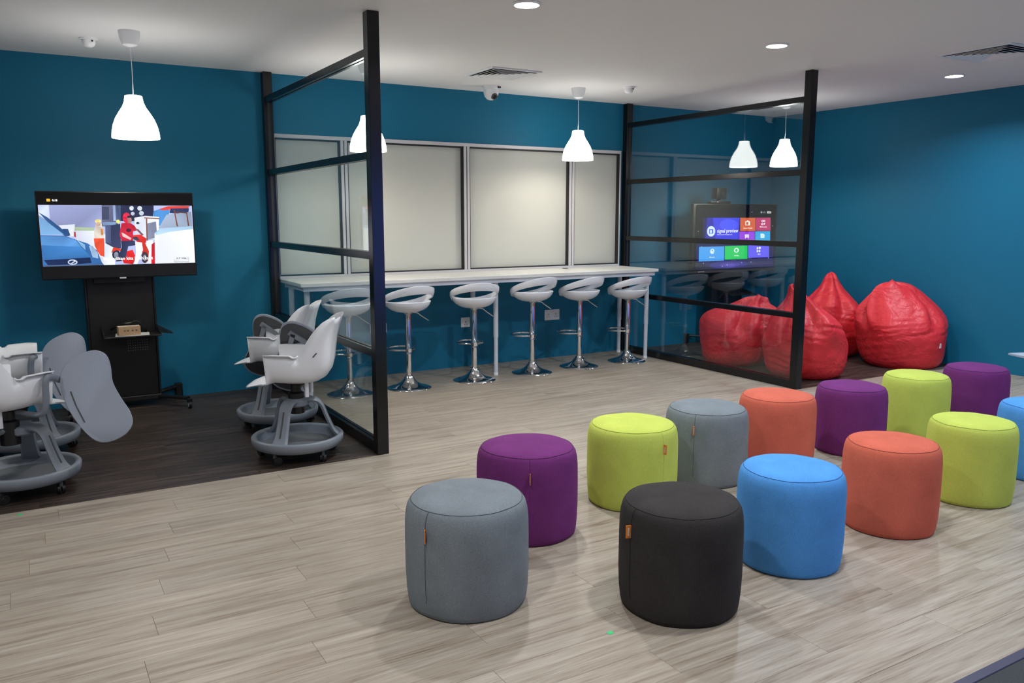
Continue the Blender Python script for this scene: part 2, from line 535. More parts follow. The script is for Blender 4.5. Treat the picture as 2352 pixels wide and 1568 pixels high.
def pendant(x, y, zb, label, dia=0.31):
    t = thing('pendant_lamp', label, 'lamp', (x, y, H), 0, 'white bell pendant lamps')
    bm = NB(); lathe(bm, [(0.074, 0), (0.074, -0.008), (0.068, -0.05), (0.050, -0.095), (0.024, -0.108), (0.006, -0.110)], 32)
    obj('ceiling_rose', bm, WPLAST, t)
    zt = zb+0.305-H
    bm = NB(); tube(bm, catmull([(0, 0, -0.10), (0.003, 0.001, -0.22), (0.002, -0.002, -0.34), (0, 0, zt+0.005)], 6), 0.0032, 6)
    obj('cord', bm, WPLAST, t)
    s = dia/0.31
    prof = [(0.008, 0), (0.045, 0), (0.056, -0.004), (0.058, -0.02), (0.062, -0.045), (0.075, -0.08), (0.10, -0.12), (0.125, -0.165), (0.143, -0.215), (0.152, -0.26), (0.155, -0.30),
            (0.152, -0.305), (0.149, -0.30), (0.147, -0.26), (0.138, -0.215), (0.12, -0.165), (0.095, -0.12), (0.07, -0.08), (0.056, -0.045), (0.05, -0.012), (0.008, -0.008)]
    bm = NB(); lathe(bm, [(r*s, z+zt) for r, z in prof], 40)
    obj('lamp_shade', bm, SHADE, t)
    bm = NB(); lathe(bm, [(0.0, -0.13), (0.012, -0.13), (0.014, -0.15), (0.03, -0.19), (0.03, -0.21), (0.02, -0.23), (0, -0.236)], 16)
    b = obj('bulb', bm, BULB, t, loc=(0, 0, zt))
    bm = NB(); lathe(bm, [(0.018, -0.008), (0.02, -0.05), (0.017, -0.13)], 16)
    obj('socket', bm, WPLAST, t, loc=(0, 0, zt))
    add_light('pendant_light', 'POINT', (0, 0, zt-0.262), PENDANT_W, WARM, 0.04, t)
    return t
pendant(0.788, 6.692, 2.205, 'white bell pendant lamp hanging in front of the wall above the left television', 0.325)
pendant(2.69, 6.98, 2.205, 'white bell pendant lamp half hidden behind the black post of the left partition', 0.32)
pendant(5.10, 7.21, 2.222, 'white bell pendant lamp in front of the right end of the window blinds', 0.325)
pendant(7.61, 6.67, 2.207, 'white bell pendant lamp seen through the right glass partition', 0.305)

# ------------------------------------------------------------------ glass partitions
RZ = [2.731, 2.073, 1.407, 0.733, 0.079]            # tops of the rails
def partition(x, label):
    t = thing('glass_partition', label, 'partition', (x, P, 0), 0, 'black framed glass partitions')
    pw = 0.082; L = D-P
    for y in (0, L-pw):
        bm = NB(); box(bm, 0, pw, y, y+pw, 0, H, 0.003)
        po = obj('post', bm, FRAME, t, False)
        bm = NB()
        yy = y+pw if y == 0 else y
        box(bm, pw/2-0.012, pw/2+0.012, yy-0.0015, yy+0.0015, 0.08, 2.68)
        obj('glazing_groove', bm, GASKET, po, False)
    for i, z in enumerate(RZ):
        hh = 0.052 if i < 4 else 0.079
        z0 = z-hh
        bm = NB()
        box(bm, 0.008, 0.035, pw, L-pw, z0, z, 0.002); box(bm, 0.047, 0.074, pw, L-pw, z0, z, 0.002)
        box(bm, 0.030, 0.052, pw, L-pw, z0+0.006, z-0.006)
        obj('rail', bm, FRAME, t, False)
    for i in range(4):
        zt = RZ[i]-0.052; zb = RZ[i+1]
        bm = NB(); box(bm, 0.038, 0.044, pw-0.005, L-pw+0.005, zb-0.006, zt+0.006)
        obj('glass_pane', bm, GLASS, t, False)
    return t
partition(XL, 'tall black framed glass partition beside the white tablet chairs, left end of the counter')
partition(XR, 'tall black framed glass partition in front of the red bean bags, right end of the counter')

# ------------------------------------------------------------------ counter
CX0, CX1, CY0, CZ = XL+0.09, 6.262, 7.225, 1.047
ct = thing('bar_counter', 'long white bar height counter on white tube legs under the window', 'table', ((CX0+CX1)/2, 0, 0))
ox = (CX0+CX1)/2
bm = NB(); box(bm, CX0-ox, -0.0006, CY0, D-0.036, CZ-0.032, CZ, 0.002); box(bm, 0.0006, CX1-ox, CY0, D-0.036, CZ-0.032, CZ, 0.002)
obj('tabletop', bm, WLAM, ct, False)
bm = NB()
for a in ((CX0-ox+0.03, CX1-ox-0.03, CY0+0.03, CY0+0.06), (CX0-ox+0.03, CX1-ox-0.03, D-0.12, D-0.09)):
    box(bm, a[0], a[1], a[2], a[3], CZ-0.075, CZ-0.032)
for x in (CX0-ox+0.03, -0.03, CX1-ox-0.06):
    box(bm, x, x+0.03, CY0+0.06, D-0.12, CZ-0.07, CZ-0.032)
obj('under_frame', bm, WMETAL, ct, False)
for x in (2.20, 4.175, 6.185):
    for y in (7.335, 7.835):
        bm = NB(); cyl(bm, (x-ox, y, 0.40), (x-ox, y, CZ-0.07), 0.026, None, 20); cyl(bm, (x-ox, y, 0.03), (x-ox, y, 0.41), 0.022, None, 20)
        lg = obj('leg', bm, WMETAL, ct)
        bm = NB(); cyl(bm, (x-ox, y, 0), (x-ox, y, 0.031), 0.024, None, 20)
        obj('leg_foot', bm, WPLAST, lg)
bm = NB(); lathe(bm, [(0.0, 0.001), (0.034, 0.001), (0.036, 0.004), (0.028, 0.006), (0, 0.006)], 24, (5.36-ox, 7.80, CZ))
obj('cable_grommet', bm, GDARK, ct)

# wall sockets
def socket(x0, x1, z0, z1, double, label):
    t = thing('wall_socket', label, 'socket', ((x0+x1)/2, D, (z0+z1)/2), 0, 'white sockets on the wall under the counter')
    hw, hh = (x1-x0)/2, (z1-z0)/2
    bm = NB(); box(bm, -hw, hw, -0.012, 0, -hh, hh, 0.004, 2)
    obj('plate', bm, WPLAST, t)
    for cx in ((-hw/2, hw/2) if double else (0,)):
        bm = NB()
        box(bm, cx-0.004, cx+0.004, -0.0128, -0.010, -0.002, 0.014)
        for d in (-0.014, 0.014): box(bm, cx+d-0.005, cx+d+0.005, -0.0128, -0.010, -0.026, -0.020)
        obj('pin_holes', bm, GDARK, t, False)
        bm = NB(); box(bm, cx+0.010, cx+0.022, -0.015, -0.011, 0.018, 0.036, 0.002)
        obj('switch', bm, WPLAST, t, False)
socket(3.03, 3.21, 0.445, 0.545, True, 'white double wall socket half hidden behind the left partition post')
socket(4.08, 4.19, 0.437, 0.545, False, 'white single wall socket behind the middle counter legs')
socket(5.172, 5.378, 0.443, 0.566, True, 'white double wall socket between the third and fourth visible bar stools')

# ------------------------------------------------------------------ bar stools
def stool_proto():
    t = thing('bar_stool', '', 'stool', (0, 0, 0), 0, 'white bar stools along the counter')
    seg = 64                                        # back of the stool is -y
    bm = NB()
    grid = []
    for i in range(seg):
        th = 2*PI*i/seg
        c = (1-math.sin(th))/2
        cs, sn = math.cos(th), math.sin(th)
        zl = 0.772+0.156*c                          # lower edge of the tilted ring
        zt = zl+0.042+0.034*c
        zr = min(zl-0.0008, 0.846)                  # rim of the dish; the slot is what lies between
        col = []
        for r, z in ((0.02, 0.742), (0.07, 0.744), (0.115, 0.752), (0.155, 0.768), (0.187, 0.79), (0.207, 0.815), (0.219, None)):
            zz = zr if z is None else min(z, zr-0.001*(0.219-r)*40)
            col.append(Vector((r*cs, r*sn*0.96, zz)))
        o1, o2 = 0.222+0.016*c, 0.228+0.024*c
        sh = -0.012*c
        col.append(Vector((o1*cs, o1*sn*0.97+sh, zl)))
        col.append(Vector(((o1*.4+o2*.6+.004)*cs, (o1*.4+o2*.6+.004)*sn*0.97+sh*1.3, (zl+zt)/2)))
        col.append(Vector((o2*cs, o2*sn*0.97+sh*1.6, zt)))
        grid.append((col, zl-zr))
    V = [[bm.verts.new(p) for p in col] for col, _ in grid]
    bm.faces.new([V[i][0] for i in range(seg)])
    for i in range(seg):
        j = (i+1) % seg
        for r in range(9):
            if r == 6 and (grid[i][1] > 0.002 or grid[j][1] > 0.002): continue
            bm.faces.new((V[i][r], V[j][r], V[j][r+1], V[i][r+1]))
    s = obj('seat', bm, WGLOSS, t, angle=70)
    md = s.modifiers.new('thick', 'SOLIDIFY'); md.thickness = 0.014; md.offset = 0
    bv = s.modifiers.new('round', 'BEVEL'); bv.width = 0.004; bv.segments = 2; bv.limit_method = 'ANGLE'; bv.angle_limit = R(50)
    bm = NB(); lathe(bm, [(0.0, 0.0), (0.212, 0.0), (0.215, 0.004), (0.212, 0.009), (0.17, 0.018), (0.12, 0.034), (0.08, 0.058), (0.055, 0.085), (0.040, 0.108), (0.034, 0.12), (0.0, 0.12)], 48)
    obj('base', bm, CHROME, t, angle=60)
    bm = NB(); lathe(bm, [(0.0, 0.11), (0.036, 0.11), (0.036, 0.125), (0.026, 0.13), (0.026, 0.365), (0.0, 0.365)], 24)
    obj('lower_column', bm, CHROME, t)
    bm = NB(); lathe(bm, [(0.0, 0.332), (0.032, 0.332), (0.032, 0.340), (0.030, 0.343), (0.030, 0.715), (0.05, 0.730), (0.06, 0.745), (0.0, 0.745)], 24)
    obj('upper_column', bm, CHROME, t)
    bm = NB()
    arc = [R(-68 + 316*i/30) for i in range(31)]
    pts = [(0.03, 0.0, 0.368)]+[(0.135*math.cos(a), 0.150+0.135*math.sin(a), 0.368) for a in arc]+[(-0.03, 0.0, 0.368)]
    tube(bm, pts, 0.0095, 10)
    lathe(bm, [(0.032, -0.018), (0.036, -0.016), (0.036, 0.016), (0.032, 0.018)], 24, (0, 0, 0.368))
    obj('footrest', bm, CHROME, t)
    bm = NB()
    tube(bm, catmull([(0.02, -0.03, 0.735), (0.07, -0.06, 0.730), (0.10, -0.075, 0.705), (0.165, -0.11, 0.655)], 5), 0.005, 8)
    obj('lift_lever', bm, CHROME, t)
    return t
st = stool_proto()
stools = [(2.545, 7.225, -2, 'white bar stool seen through the left glass partition, leftmost at the counter'),
          (3.133, 7.205, 5, 'white bar stool just right of the left partition post'),
          (3.859, 7.22, -11, 'white bar stool in front of the middle counter legs'),
          (4.573, 7.258, 6, 'white bar stool with raised seat, fourth from the left at the counter'),
          (5.213, 7.30, 12, 'white bar stool, second from the right end of the counter'),
          (5.884, 7.30, 6, 'white bar stool at the right end of the counter by the glass partition')]
for i, (x, y, a, lab) in enumerate(stools):
    if i == 0:
        q = st; st.location = (x, y, 0); st.rotation_euler = (0, 0, R(a)); st['label'] = lab
    else: q = dup(st, (x, y, 0), R(a), lab)
    for c in q.children:                            # each seat set to its own height
        if c.name.split('.')[0] in ('seat', 'lift_lever', 'upper_column', 'footrest'): c.location.z = (0.005, 0, 0, 0.024, 0, -0.02)[i]

# ------------------------------------------------------------------ tablet chairs
def tablet_axes():
    n_ = Vector((-.52, -.78, .30)).normalized()      # outward side of the writing surface
    up = (Vector((0.10, 0.03, 1)) - n_*n_.dot(Vector((0.10, 0.03, 1)))).normalized()
    ac = up.cross(n_)
    tilt = R(-14)
    up, ac = up*math.cos(tilt)+ac*math.sin(tilt), ac*math.cos(tilt)-up*math.sin(tilt)
    return n_, up, ac
def arm_bm(tpos, yaw):                               # from under the seat up along the side to the back of the tablet
    n_, up, ac = [Matrix.Rotation(R(yaw), 3, 'Z') @ v for v in tablet_axes()]
    T_ = Vector(tpos)-Vector((0, 0, .085))
    e1 = T_+up*.15-ac*.09-n_*.030
    e0 = T_+up*.15-ac*.16-n_*.034
    mid = Vector((.095, -.257, .625))
    bm = NB()
    tube(bm, catmull([(.03, -.05, .415), (.05, -.17, .408), (.07, -.235, .42), (.08, -.257, .49), (.083, -.259, .57), mid, mid.lerp(e0, .45)+Vector((0, 0, .012)), e0, e1], 5), .021, 10, flat=.75)
    return bm
def chair_proto():
    t = thing('tablet_chair', '', 'chair', (0, 0, 0), 0, 'white swivel chairs with grey tablet arms')
    rows = [((.305, .428), (.297, .125, .424)), ((.26, .442), (.25, .170, .44)), ((.19, .452), (.185, .190, .454)), ((.145, .452), (.150, .198, .462)), ((.130, .451), (.150, .203, .50)),
            ((.115, .450), (.158, .218, .652)), ((.07, .448), (.10, .224, .656)), ((.01, .444), (.03, .226, .654)), ((-.04, .443), (-.018, .222, .652)), ((-.08, .444), (-.038, .216, .637)), ((-.12, .448), (-.058, .213, .637)),
            ((-.165, .458), (-.078, .211, .662)), ((-.212, .485), (-.10, .208, .70)), ((-.242, .53), (-.128, .205, .745)), ((-.258, .59), (-.158, .202, .79)), ((-.266, .66), (-.192, .199, .832)),
            ((-.275, .735), (-.228, .195, .866)), ((-.292, .81), (-.268, .190, .890)), ((-.312, .880), (-.312, .182, .902))]
    cen = [Vector((c[0], 0, c[1])) for c, e in rows]
    edg = [Vector(e) for c, e in rows]
    def dens(L_): return [L_[i]*(1-q/2)+L_[i+1]*(q/2) for i in range(len(L_)-1) for q in (0, 1)]+[L_[-1]]
    cen, edg = dens(cen), dens(edg)
    n = 10
    G = []
    for c, e in zip(cen, edg):
        line = []
        for s in range(-n, n+1):
            q = abs(s)/n
            a = q*PI/2
            yw = math.sin(a)**0.62
            zw = 1-max(0, math.cos(a))**0.55 if q < 1 else 1.0
            line.append(Vector((c.x+(e.x-c.x)*zw, math.copysign(1, s)*e.y*yw if s else 0, c.z+(e.z-c.z)*zw)))
        G.append(line)
    bm = NB(); rings(bm, G, closed_u=False)
    sh = obj('seat_shell', bm, WPLAST, t, angle=75)
    md = sh.modifiers.new('thick', 'SOLIDIFY'); md.thickness = 0.009; md.offset = 0
    for sgn in (1, -1):
        bm = NB()
        e = [Vector((p.x, sgn*p.y, p.z)) for p in edg[10:22]]
        out = [p+Vector((0, sgn*0.032*min(1, 0.5+i*0.35, 0.2+(11-i)*0.3), 0.004)) for i, p in enumerate(e)]
        rr = rings(bm, [e, out], closed_u=False)
        fl_ = obj('armrest', bm, WPLAST, t, angle=60)
        md = fl_.modifiers.new('thick', 'SOLIDIFY'); md.thickness = 0.008; md.offset = 0
        bm = NB(); tube(bm, [(-.165, sgn*0.2105, .640), (-.178, sgn*0.2085, .657), (-.19, sgn*0.205, .667)], 0.0035, 6)
        obj('shell_slot', bm, BPLAST, t)
    bm = NB(); lathe(bm, [(0.0, .22), (.055, .22), (.055, .36), (.035, .37), (.035, .43), (0, .43)], 20)
    box(bm, -.10, .10, -.05, .05, .425, .442, .004)
    obj('swivel_column', bm, BPLAST, t)
    for y in (-.075, .075):
        bm = NB(); cyl(bm, (-.09, y, .345), (-.09, y, .455), .014, .014, 14)
        obj('bag_hook', bm, WPLAST, t)
    # tablet arm on the sitter's right (-y)
    obj('tablet_arm', arm_bm((.32, -.355, .571), -5), GPLAST, t)
    TC = Vector((0, 0, 0))                  # tablet, stowed upright at the front right
    n_, up, ac = tablet_axes()
    TPOS = Vector((.25, -.275, .565))
    out2 = [(-.02, .27), (.06, .275), (.115, .235), (.125, .16), (.115, .06), (.14, -.05), (.168, -.14), (.165, -.215), (.11, -.27), (.02, -.29), (-.05, -.265), (-.105, -.18), (-.15, -.05), (-.165, .08), (-.15, .17), (-.10, .235)]
    loop = smooth_closed([(x, y, 0) for x, y in out2], 4)
    bm = NB()
    pl = lambda x, y, h: TC+ac*x+up*y+n_*h
    rings(bm, [[pl(p.x*k, p.y*k, h) for p in loop] for k, h in ((.96, -.012), (1, -.008), (1, .004), (.985, .008))])
    tb = obj('writing_tablet', bm, GTAB, t, angle=50, loc=TPOS)
    bm = NB(); tube(bm, [pl(-.118, .06, .0075), pl(-.108, -.03, .0075), pl(-.085, -.14, .0075)], .0042, 6)
    obj('pen_groove', bm, GDARK, tb)
    bm = NB(); rings(bm, [[pl(p.x*k, p.y*k, h) for p in loop] for k, h in ((.93, -.0145), (.955, -.0115))])
    obj('tablet_underside', bm, GDARK, tb)
    bm = NB()
    for a, b_ in (((-.13, .10), (.06, .20)), ((.03, .19), (.055, .02))):
        d = Vector((b_[0]-a[0], b_[1]-a[1])); d.normalize(); nn = Vector((-d.y, d.x))*.017
        prism(bm, [pl(a[0]+nn.x, a[1]+nn.y, -.013), pl(b_[0]+nn.x, b_[1]+nn.y, -.013), pl(b_[0]-nn.x, b_[1]-nn.y, -.013), pl(a[0]-nn.x, a[1]-nn.y, -.013)], -n_*.022)
    obj('tablet_bracket', bm, GPLAST, tb, False)
    # base: hub, three arched legs, dish ring, five castors (turned as one by BASE)
    bm = NB(); lathe(bm, [(.0, .355), (.075, .355), (.085, .365), (.085, .40), (.07, .41), (0, .41)], 24)
    obj('base_hub', bm, GPLAST, t)
    for k in range(3):
        a = 2*PI*k/3
        u = Vector((math.cos(a), math.sin(a), 0)); v = Vector((-u.y, u.x, 0)); zz = Vector((0, 0, 1))
        path = catmull([(.05, .393, .052), (.12, .391, .048), (.165, .355, .046), (.20, .265, .046), (.24, .175, .052), (.282, .125, .066)], 5)
        bm = NB(); rows_ = []
        for i, p in enumerate(path):
            q0, q1 = path[max(0, i-1)], path[min(len(path)-1, i+1)]
            d = Vector((q1.x-q0.x, q1.y-q0.y)); d.normalize(); nr = Vector((-d.y, d.x))
            c = u*p.x+zz*p.y; nn = (u*nr.x+zz*nr.y)*.014
            rows_.append([c+v*p.z*.75+nn, c-v*p.z*.75+nn, c-v*p.z, c-v*p.z*.8-nn, c+v*p.z*.8-nn, c+v*p.z])
        rings(bm, rows_)
        lg = obj('base_leg', bm, GPLAST, t, angle=35)
        bm = NB()
        tube(bm, [u*p.x+zz*(p.y)+u*.0115+zz*.0085 for p in path[11:21]], .0055, 6)
        obj('leg_groove', bm, GDARK, lg)
    bm = NB()
    lathe(bm, [(.245, .082), (.272, .078), (.296, .088), (.309, .115), (.312, .146), (.303, .155), (.282, .153), (.272, .142), (.266, .112), (.245, .094)], 48, cap0=False, cap1=False)

    obj('base_ring', bm, GPLAST, t, angle=60)
    bm = NB(); lathe(bm, [(0, .086), (.25, .086), (.25, .094), (.05, .090), (0, .090)], 40)
    obj('bag_tray', bm, GTRAY, t)
    for k in range(5):
        a = R(-8)+2*PI*k/5
        u = Vector((math.cos(a), math.sin(a), 0)); c = u*.268
        wv = Vector((math.cos(a+.9), math.sin(a+.9), 0))
        bm = NB(); cyl(bm, c+Vector((0, 0, .05)), c+Vector((0, 0, .095)), .011, .011, 10)
        tube(bm, [c+Vector((0, 0, .058)), c+Vector((0, 0, .055))+Vector((-wv.y, wv.x, 0))*.02], .012, 8)
        ca = obj('castor', bm, GDARK, t)
        bm = NB()
        w0 = c+Vector((-wv.y, wv.x, 0))*.018+Vector((0, 0, .031))
        for s in (-1, 1):
            cyl(bm, w0+wv*s*.005, w0+wv*s*.020, .031, .029, 20)
            cyl(bm, w0+wv*s*.019, w0+wv*s*.022, .018, .016, 16)
        obj('castor_wheel', bm, BPLAST, ca)
    return t
BASE = ('base_hub', 'base_leg', 'base_ring', 'bag_tray', 'castor')
ch0 = chair_proto()
def put(root, loc, face, base, tpos, tyaw, boff):
    root.location = loc; root.rotation_euler = (0, 0, R(face))
    for c in root.children:
        n = c.name.split('.')[0]
        if n in BASE:
            c.rotation_euler = (0, 0, R(base-face))
            c.location = Matrix.Rotation(-R(face), 3, 'Z') @ Vector((*boff, 0))
        elif n == 'writing_tablet':                 # the tablets swivel on their arms
            c.location = tpos; c.rotation_euler = (0, 0, R(tyaw))
        else:
            c.location = (0, 0, .085)
            if n == 'tablet_arm' and root is not ch0:
                q = obj('tablet_arm', arm_bm(tpos, tyaw), GPLAST)
                c.data = q.data; bpy.data.objects.remove(q)
chairs = [((-.14, 5.60, 0), 30, -39, (.32, -.355, .571), -5, (.055, .03), 'white tablet chair at the left picture edge, nearest to the camera'),
          ((-.10, 6.52, 0), 3, -60, (.315, -.25, .585), 16, (.06, 0), 'white tablet chair at the left picture edge, behind the nearest one'),
          ((1.553, 5.514, 0), 152, -133, (.06, -.31, .645), 36, (0, 0), 'white tablet chair by the left partition post, its whole base in view'),
          ((1.67, 6.40, 0), 148, -140, (.17, -.275, .60), 40, (-.017, 0), 'white tablet chair behind another, beside the far end of the left partition')]
for i, (loc, face, base, tpos, tyaw, boff, lab) in enumerate(chairs):
    r = ch0 if i == 0 else dup(ch0, loc, 0, lab)
    r['label'] = lab
    put(r, loc, face, base, tpos, tyaw, boff)

# ------------------------------------------------------------------ felt stools
def pouf(x, y, r, hh, colr, label, ta=None, seed=0, td=None):
    t = thing('felt_stool', label, 'stool', (x, y, 0), 0, 'round felt stools in two rows')
    rnd = random.Random(seed)
    ph = [rnd.uniform(0, 6.28) for _ in range(4)]
    prof = [(.0, .0), (.90, .0), (.945, .006), (.965, .025), (.985, .07), (1.0, .16), (1.0, .30), (.995, .37), (.98, .41), (.955, .437), (.92, .453), (.895, .458)]
    seg = 96
    rows = []
    for q, z in prof:
        z = z*hh/.48
        row = []
        for j in range(seg):
            th = 2*PI*j/seg
            k = 1 + .006*math.sin(3*th+ph[0])*(z/hh) + .004*math.sin(5*th+ph[1])
            pl = max(0, 1-abs(z-.435*hh/.48)/.07)
            k += .0045*pl*noise.noise((math.cos(th)*9, math.sin(th)*9, seed*3.1))
            low = max(0, 1-z/.05)
            k += .006*low*math.sin(7*th+ph[2])
            zz = z + (.003*noise.noise((math.cos(th)*2, math.sin(th)*2, seed+5)) if z > .1 else 0)
            row.append((q*r*k*math.cos(th), q*r*k*math.sin(th), zz))
        rows.append(row)
    top = rows[-1]
    bm = NB(); rings(bm, rows, cap1=False)
    obj('side_cover', bm, FAB[colr], t, angle=80)
    rows2 = [top]
    for q, dz in ((.86, .006), (.76, .013), (.55, .019), (.28, .022), (.03, .022)):
        rows2.append([(p[0]*q/.895, p[1]*q/.895, p[2]*(q/.895)+(.458*hh/.48)*(1-q/.895)+dz*hh/.48) for p in top])
    bm = NB(); rings(bm, rows2, cap0=False)
    obj('top_cover', bm, FAB[colr], t, angle=80)
    bm = NB(); tube(bm, [(p[0]*1.002, p[1]*1.002, p[2]+.0005) for p in top], .0015, 6, closed=True)
    obj('top_seam', bm, SEAM[colr], t)
    if ta is not None:
        a = R(ta); u = Vector((math.cos(a), math.sin(a), 0)); v = Vector((-u.y, u.x, 0))
        bm = NB(); tube(bm, [u*(q*r*1.0005)+Vector((0, 0, z*hh/.48)) for q, z in prof[4:]], .0010, 5)
        obj('side_seam', bm, SEAM[colr], t)
        bm = NB()
        z0 = .335*hh/.48
        a0 = u*(r*.985); a1 = u*(r*1.0+.022)
        if td is not None:                          # this tag is folded aside
            a1 = u*(r*1.0)+Vector((math.cos(R(td)), math.sin(R(td)), 0))*.022
            v = (a1-a0).cross(Vector((0, 0, 1))).normalized()
        prism(bm, [a0+v*-.0015+Vector((0, 0, z0)), a1+v*-.0015+Vector((0, 0, z0+.003)), a1+v*-.0015+Vector((0, 0, z0+.058)), a0+v*-.0015+Vector((0, 0, z0+.056))], v*.003)
        lt = obj('label_tag', bm, ORANGE, t, False)
        lt['label'] = 'small orange fabric tag sewn into the side seam'
        bm = NB()
        for s in (-.0021, .0017):
            for i in range(7):
                zq = z0+.012+i*.005
                c = a0*.45+a1*.55+v*s
                e = (a1-a0).normalized()*.004
                prism(bm, [c-e+Vector((0, 0, zq)), c+e+Vector((0, 0, zq)), c+e+Vector((0, 0, zq+.0032)), c-e+Vector((0, 0, zq+.0032))], v*.0004)
        obj('tag_print', bm, PAPER, lt, False)
    return t
POUFS = [(1.565, 3.006, .2665, 'grey', 'grey felt stool with orange tag, nearest in the left row', -158),
         (2.201, 3.536, .266, 'purple', 'purple felt stool right behind the nearest grey one', -119),
         (2.978, 3.625, .263, 'lime', 'lime green felt stool between the purple and the far grey one', -88),
         (3.640, 3.702, .257, 'grey', 'grey felt stool behind the charcoal one, between lime and coral', -151),
         (4.294, 3.717, .252, 'coral', 'coral felt stool in the far row, below the right partition post', None),
         (4.974, 3.652, .242, 'purple', 'purple felt stool in the far row between coral and lime green', None),
         (5.747, 3.662, .239, 'lime', 'lime green felt stool in the far row in front of the bean bags', None),
         (6.448, 3.610, .239, 'purple', 'purple felt stool at the right end of the far row by the wall', None),
         (2.328, 2.499, .261, 'charcoal', 'charcoal felt stool with flat orange tag, nearest in the right row', -184),
         (3.087, 2.564, .250, 'blue', 'sky blue felt stool between the charcoal and the near coral one', None),
         (3.914, 2.601, .245, 'coral', 'coral felt stool in the near row between sky blue and lime green', None),
         (4.724, 2.638, .240, 'lime', 'lime green felt stool in the near row close to the right edge', None),
         (5.52, 2.66, .238, 'blue', 'sky blue felt stool cut off by the right picture edge', None)]
for i, (x, y, r, c, lab, ta) in enumerate(POUFS):
    pouf(x, y, r, .48, c, lab, ta, i+1, -112 if i == 0 else None)

# ------------------------------------------------------------------ bean bags
BODY = {'peak': [(1.0, .26), (1.01, .42), (.96, .55), (.82, .66), (.62, .75), (.42, .83), (.29, .90), (.23, .95), (.16, .985), (.05, 1.0)],
        'ridge': [(1.0, .28), (1.0, .44), (.93, .57), (.78, .70), (.60, .81), (.44, .90), (.34, .95), (.24, .98), (.12, .995), (.03, 1.0)],
        'slump': [(1.0, .30), (1.02, .48), (.97, .62), (.84, .74), (.62, .82), (.42, .88), (.30, .94), (.22, .98), (.08, 1.0)]}
def bean(x, y, r, hh, label, lean, crest, seed, flat=0.0, tagpos=None, shape='peak', squash=(.50, .45)):
    t = thing('bean_bag', label, 'bean bag', (x, y, 0), 0, 'red bean bags')
    seg = 144
    prof = catmull([(.0, .0, 0), (.66, .0, 0), (.83, .025, 0), (.94, .11, 0)]+[(a, b_, 0) for a, b_ in BODY[shape]]+[(.01, 1.001, 0)], 7)
    ca, sa = math.cos(crest), math.sin(crest)
    N3 = lambda a, b, c: noise.noise((a, b, c))
    rnd = random.Random(int(seed*100))
    folds = [(i*2*PI/6+rnd.uniform(-.35, .35), rnd.uniform(.13, .26), rnd.uniform(.10, .24), rnd.uniform(-.5, .5)) for i in range(6)]
    belly = [(rnd.uniform(.12, .62), rnd.uniform(0, 2*PI), rnd.uniform(.5, 1.0), rnd.uniform(.016, .03)) for i in range(16)]
    rows = []
    for p in prof:
        q, zt = max(p.x, .004), min(1, max(0, p.y))
        up = max(0, (zt-.35)/.65)
        win = max(0, min(1, (zt-.42)/.2))*max(0, 1-max(0, zt-.85)/.2)
        row = []
        for j in range(seg):
            th = 2*PI*j/seg
            c_, s_ = math.cos(th), math.sin(th)
            k = 1 + .04*math.sin(2*th+seed*1.7) + .11*N3(c_*1.2+seed, s_*1.2, zt*1.8+seed)
            for a0, w0, d0, tw in folds:            # folds drawn in towards the peak
                d = (th-a0-tw*up+PI) % (2*PI)-PI
                k -= d0*win*math.exp(-(d/w0)**2) - .35*d0*win*math.exp(-((abs(d)-1.9*w0)/w0)**2)
            for z0, a0, w0, d0 in belly:            # sagging creases on the belly
                d = (th-a0+PI) % (2*PI)-PI
                if abs(d) < w0:
                    zz = (zt-z0-.03*math.sin(d*3+seed))/.013
                    g = math.exp(-zz*zz)-.6*math.exp(-(zz-1.9)**2)
                    k -= d0*g*(1-(d/w0)**2)
            rr = q*r*k
            cx, sy = rr*c_, rr*s_
            e = up**1.2                              # flatten the top into a crest and lean it over
            a, b_ = cx*ca+sy*sa, -cx*sa+sy*ca
            b_ *= 1-squash[0]*e; a *= 1+squash[1]*e
            cx, sy = a*ca-b_*sa, a*sa+b_*ca
            z = hh*zt - lean[2]*up*up
            row.append((cx+lean[0]*up**2, sy+lean[1]*up**2, max(0, z + .06*up*N3(c_*1.5+seed, s_*1.5, zt*2.5))))
        rows.append(row)
    bm = NB(); rings(bm, rows)
    lo = min(v.co.z for v in bm.verts)
    for v in bm.verts: v.co.z -= lo
    if flat:
        for v in bm.verts: v.co.x = min(v.co.x, flat-.004*math.sin(v.co.z*9))
    obj('cover', bm, RED, t, angle=80)
    bm = NB()
    lathe(bm, [(0, 0), (r*.72, 0), (r*.74, .002), (0, .002)], 48)
    obj('base_panel', bm, RED, t)
    if tagpos:
        bm = NB(); box(bm, -.016, .016, -.012, .012, -.026, .026, .002)
        tg = obj('care_tag', bm, PAPER, t, False, loc=tagpos)
        tg.rotation_euler = (0, 0, R(8)); tg['label'] = 'small white care tag'
    return t
bean(6.86, 6.60, .375, .80, 'red bean bag behind the glass, leftmost of the four', (.20, -.13, .06), R(-30), 1.3, shape='slump', squash=(.55, .5))
bean(6.98, 5.72, .415, .93, 'red bean bag half behind the right partition post', (-.03, .16, .02), R(60), 2.9, shape='peak', squash=(.4, .5))
bean(8.33, 6.48, .40, .95, 'red bean bag with the tallest peak, between the post and the wall corner', (-.01, .03, 0), R(60), 4.4, .50, shape='peak', squash=(.25, .2))
bean(8.37, 5.56, .440, .93, 'red bean bag with white care tag, rightmost against the right wall', (-.10, .08, .02), R(-35), 6.2, .46, (.01, -.452, .27), shape='ridge', squash=(.45, .35))

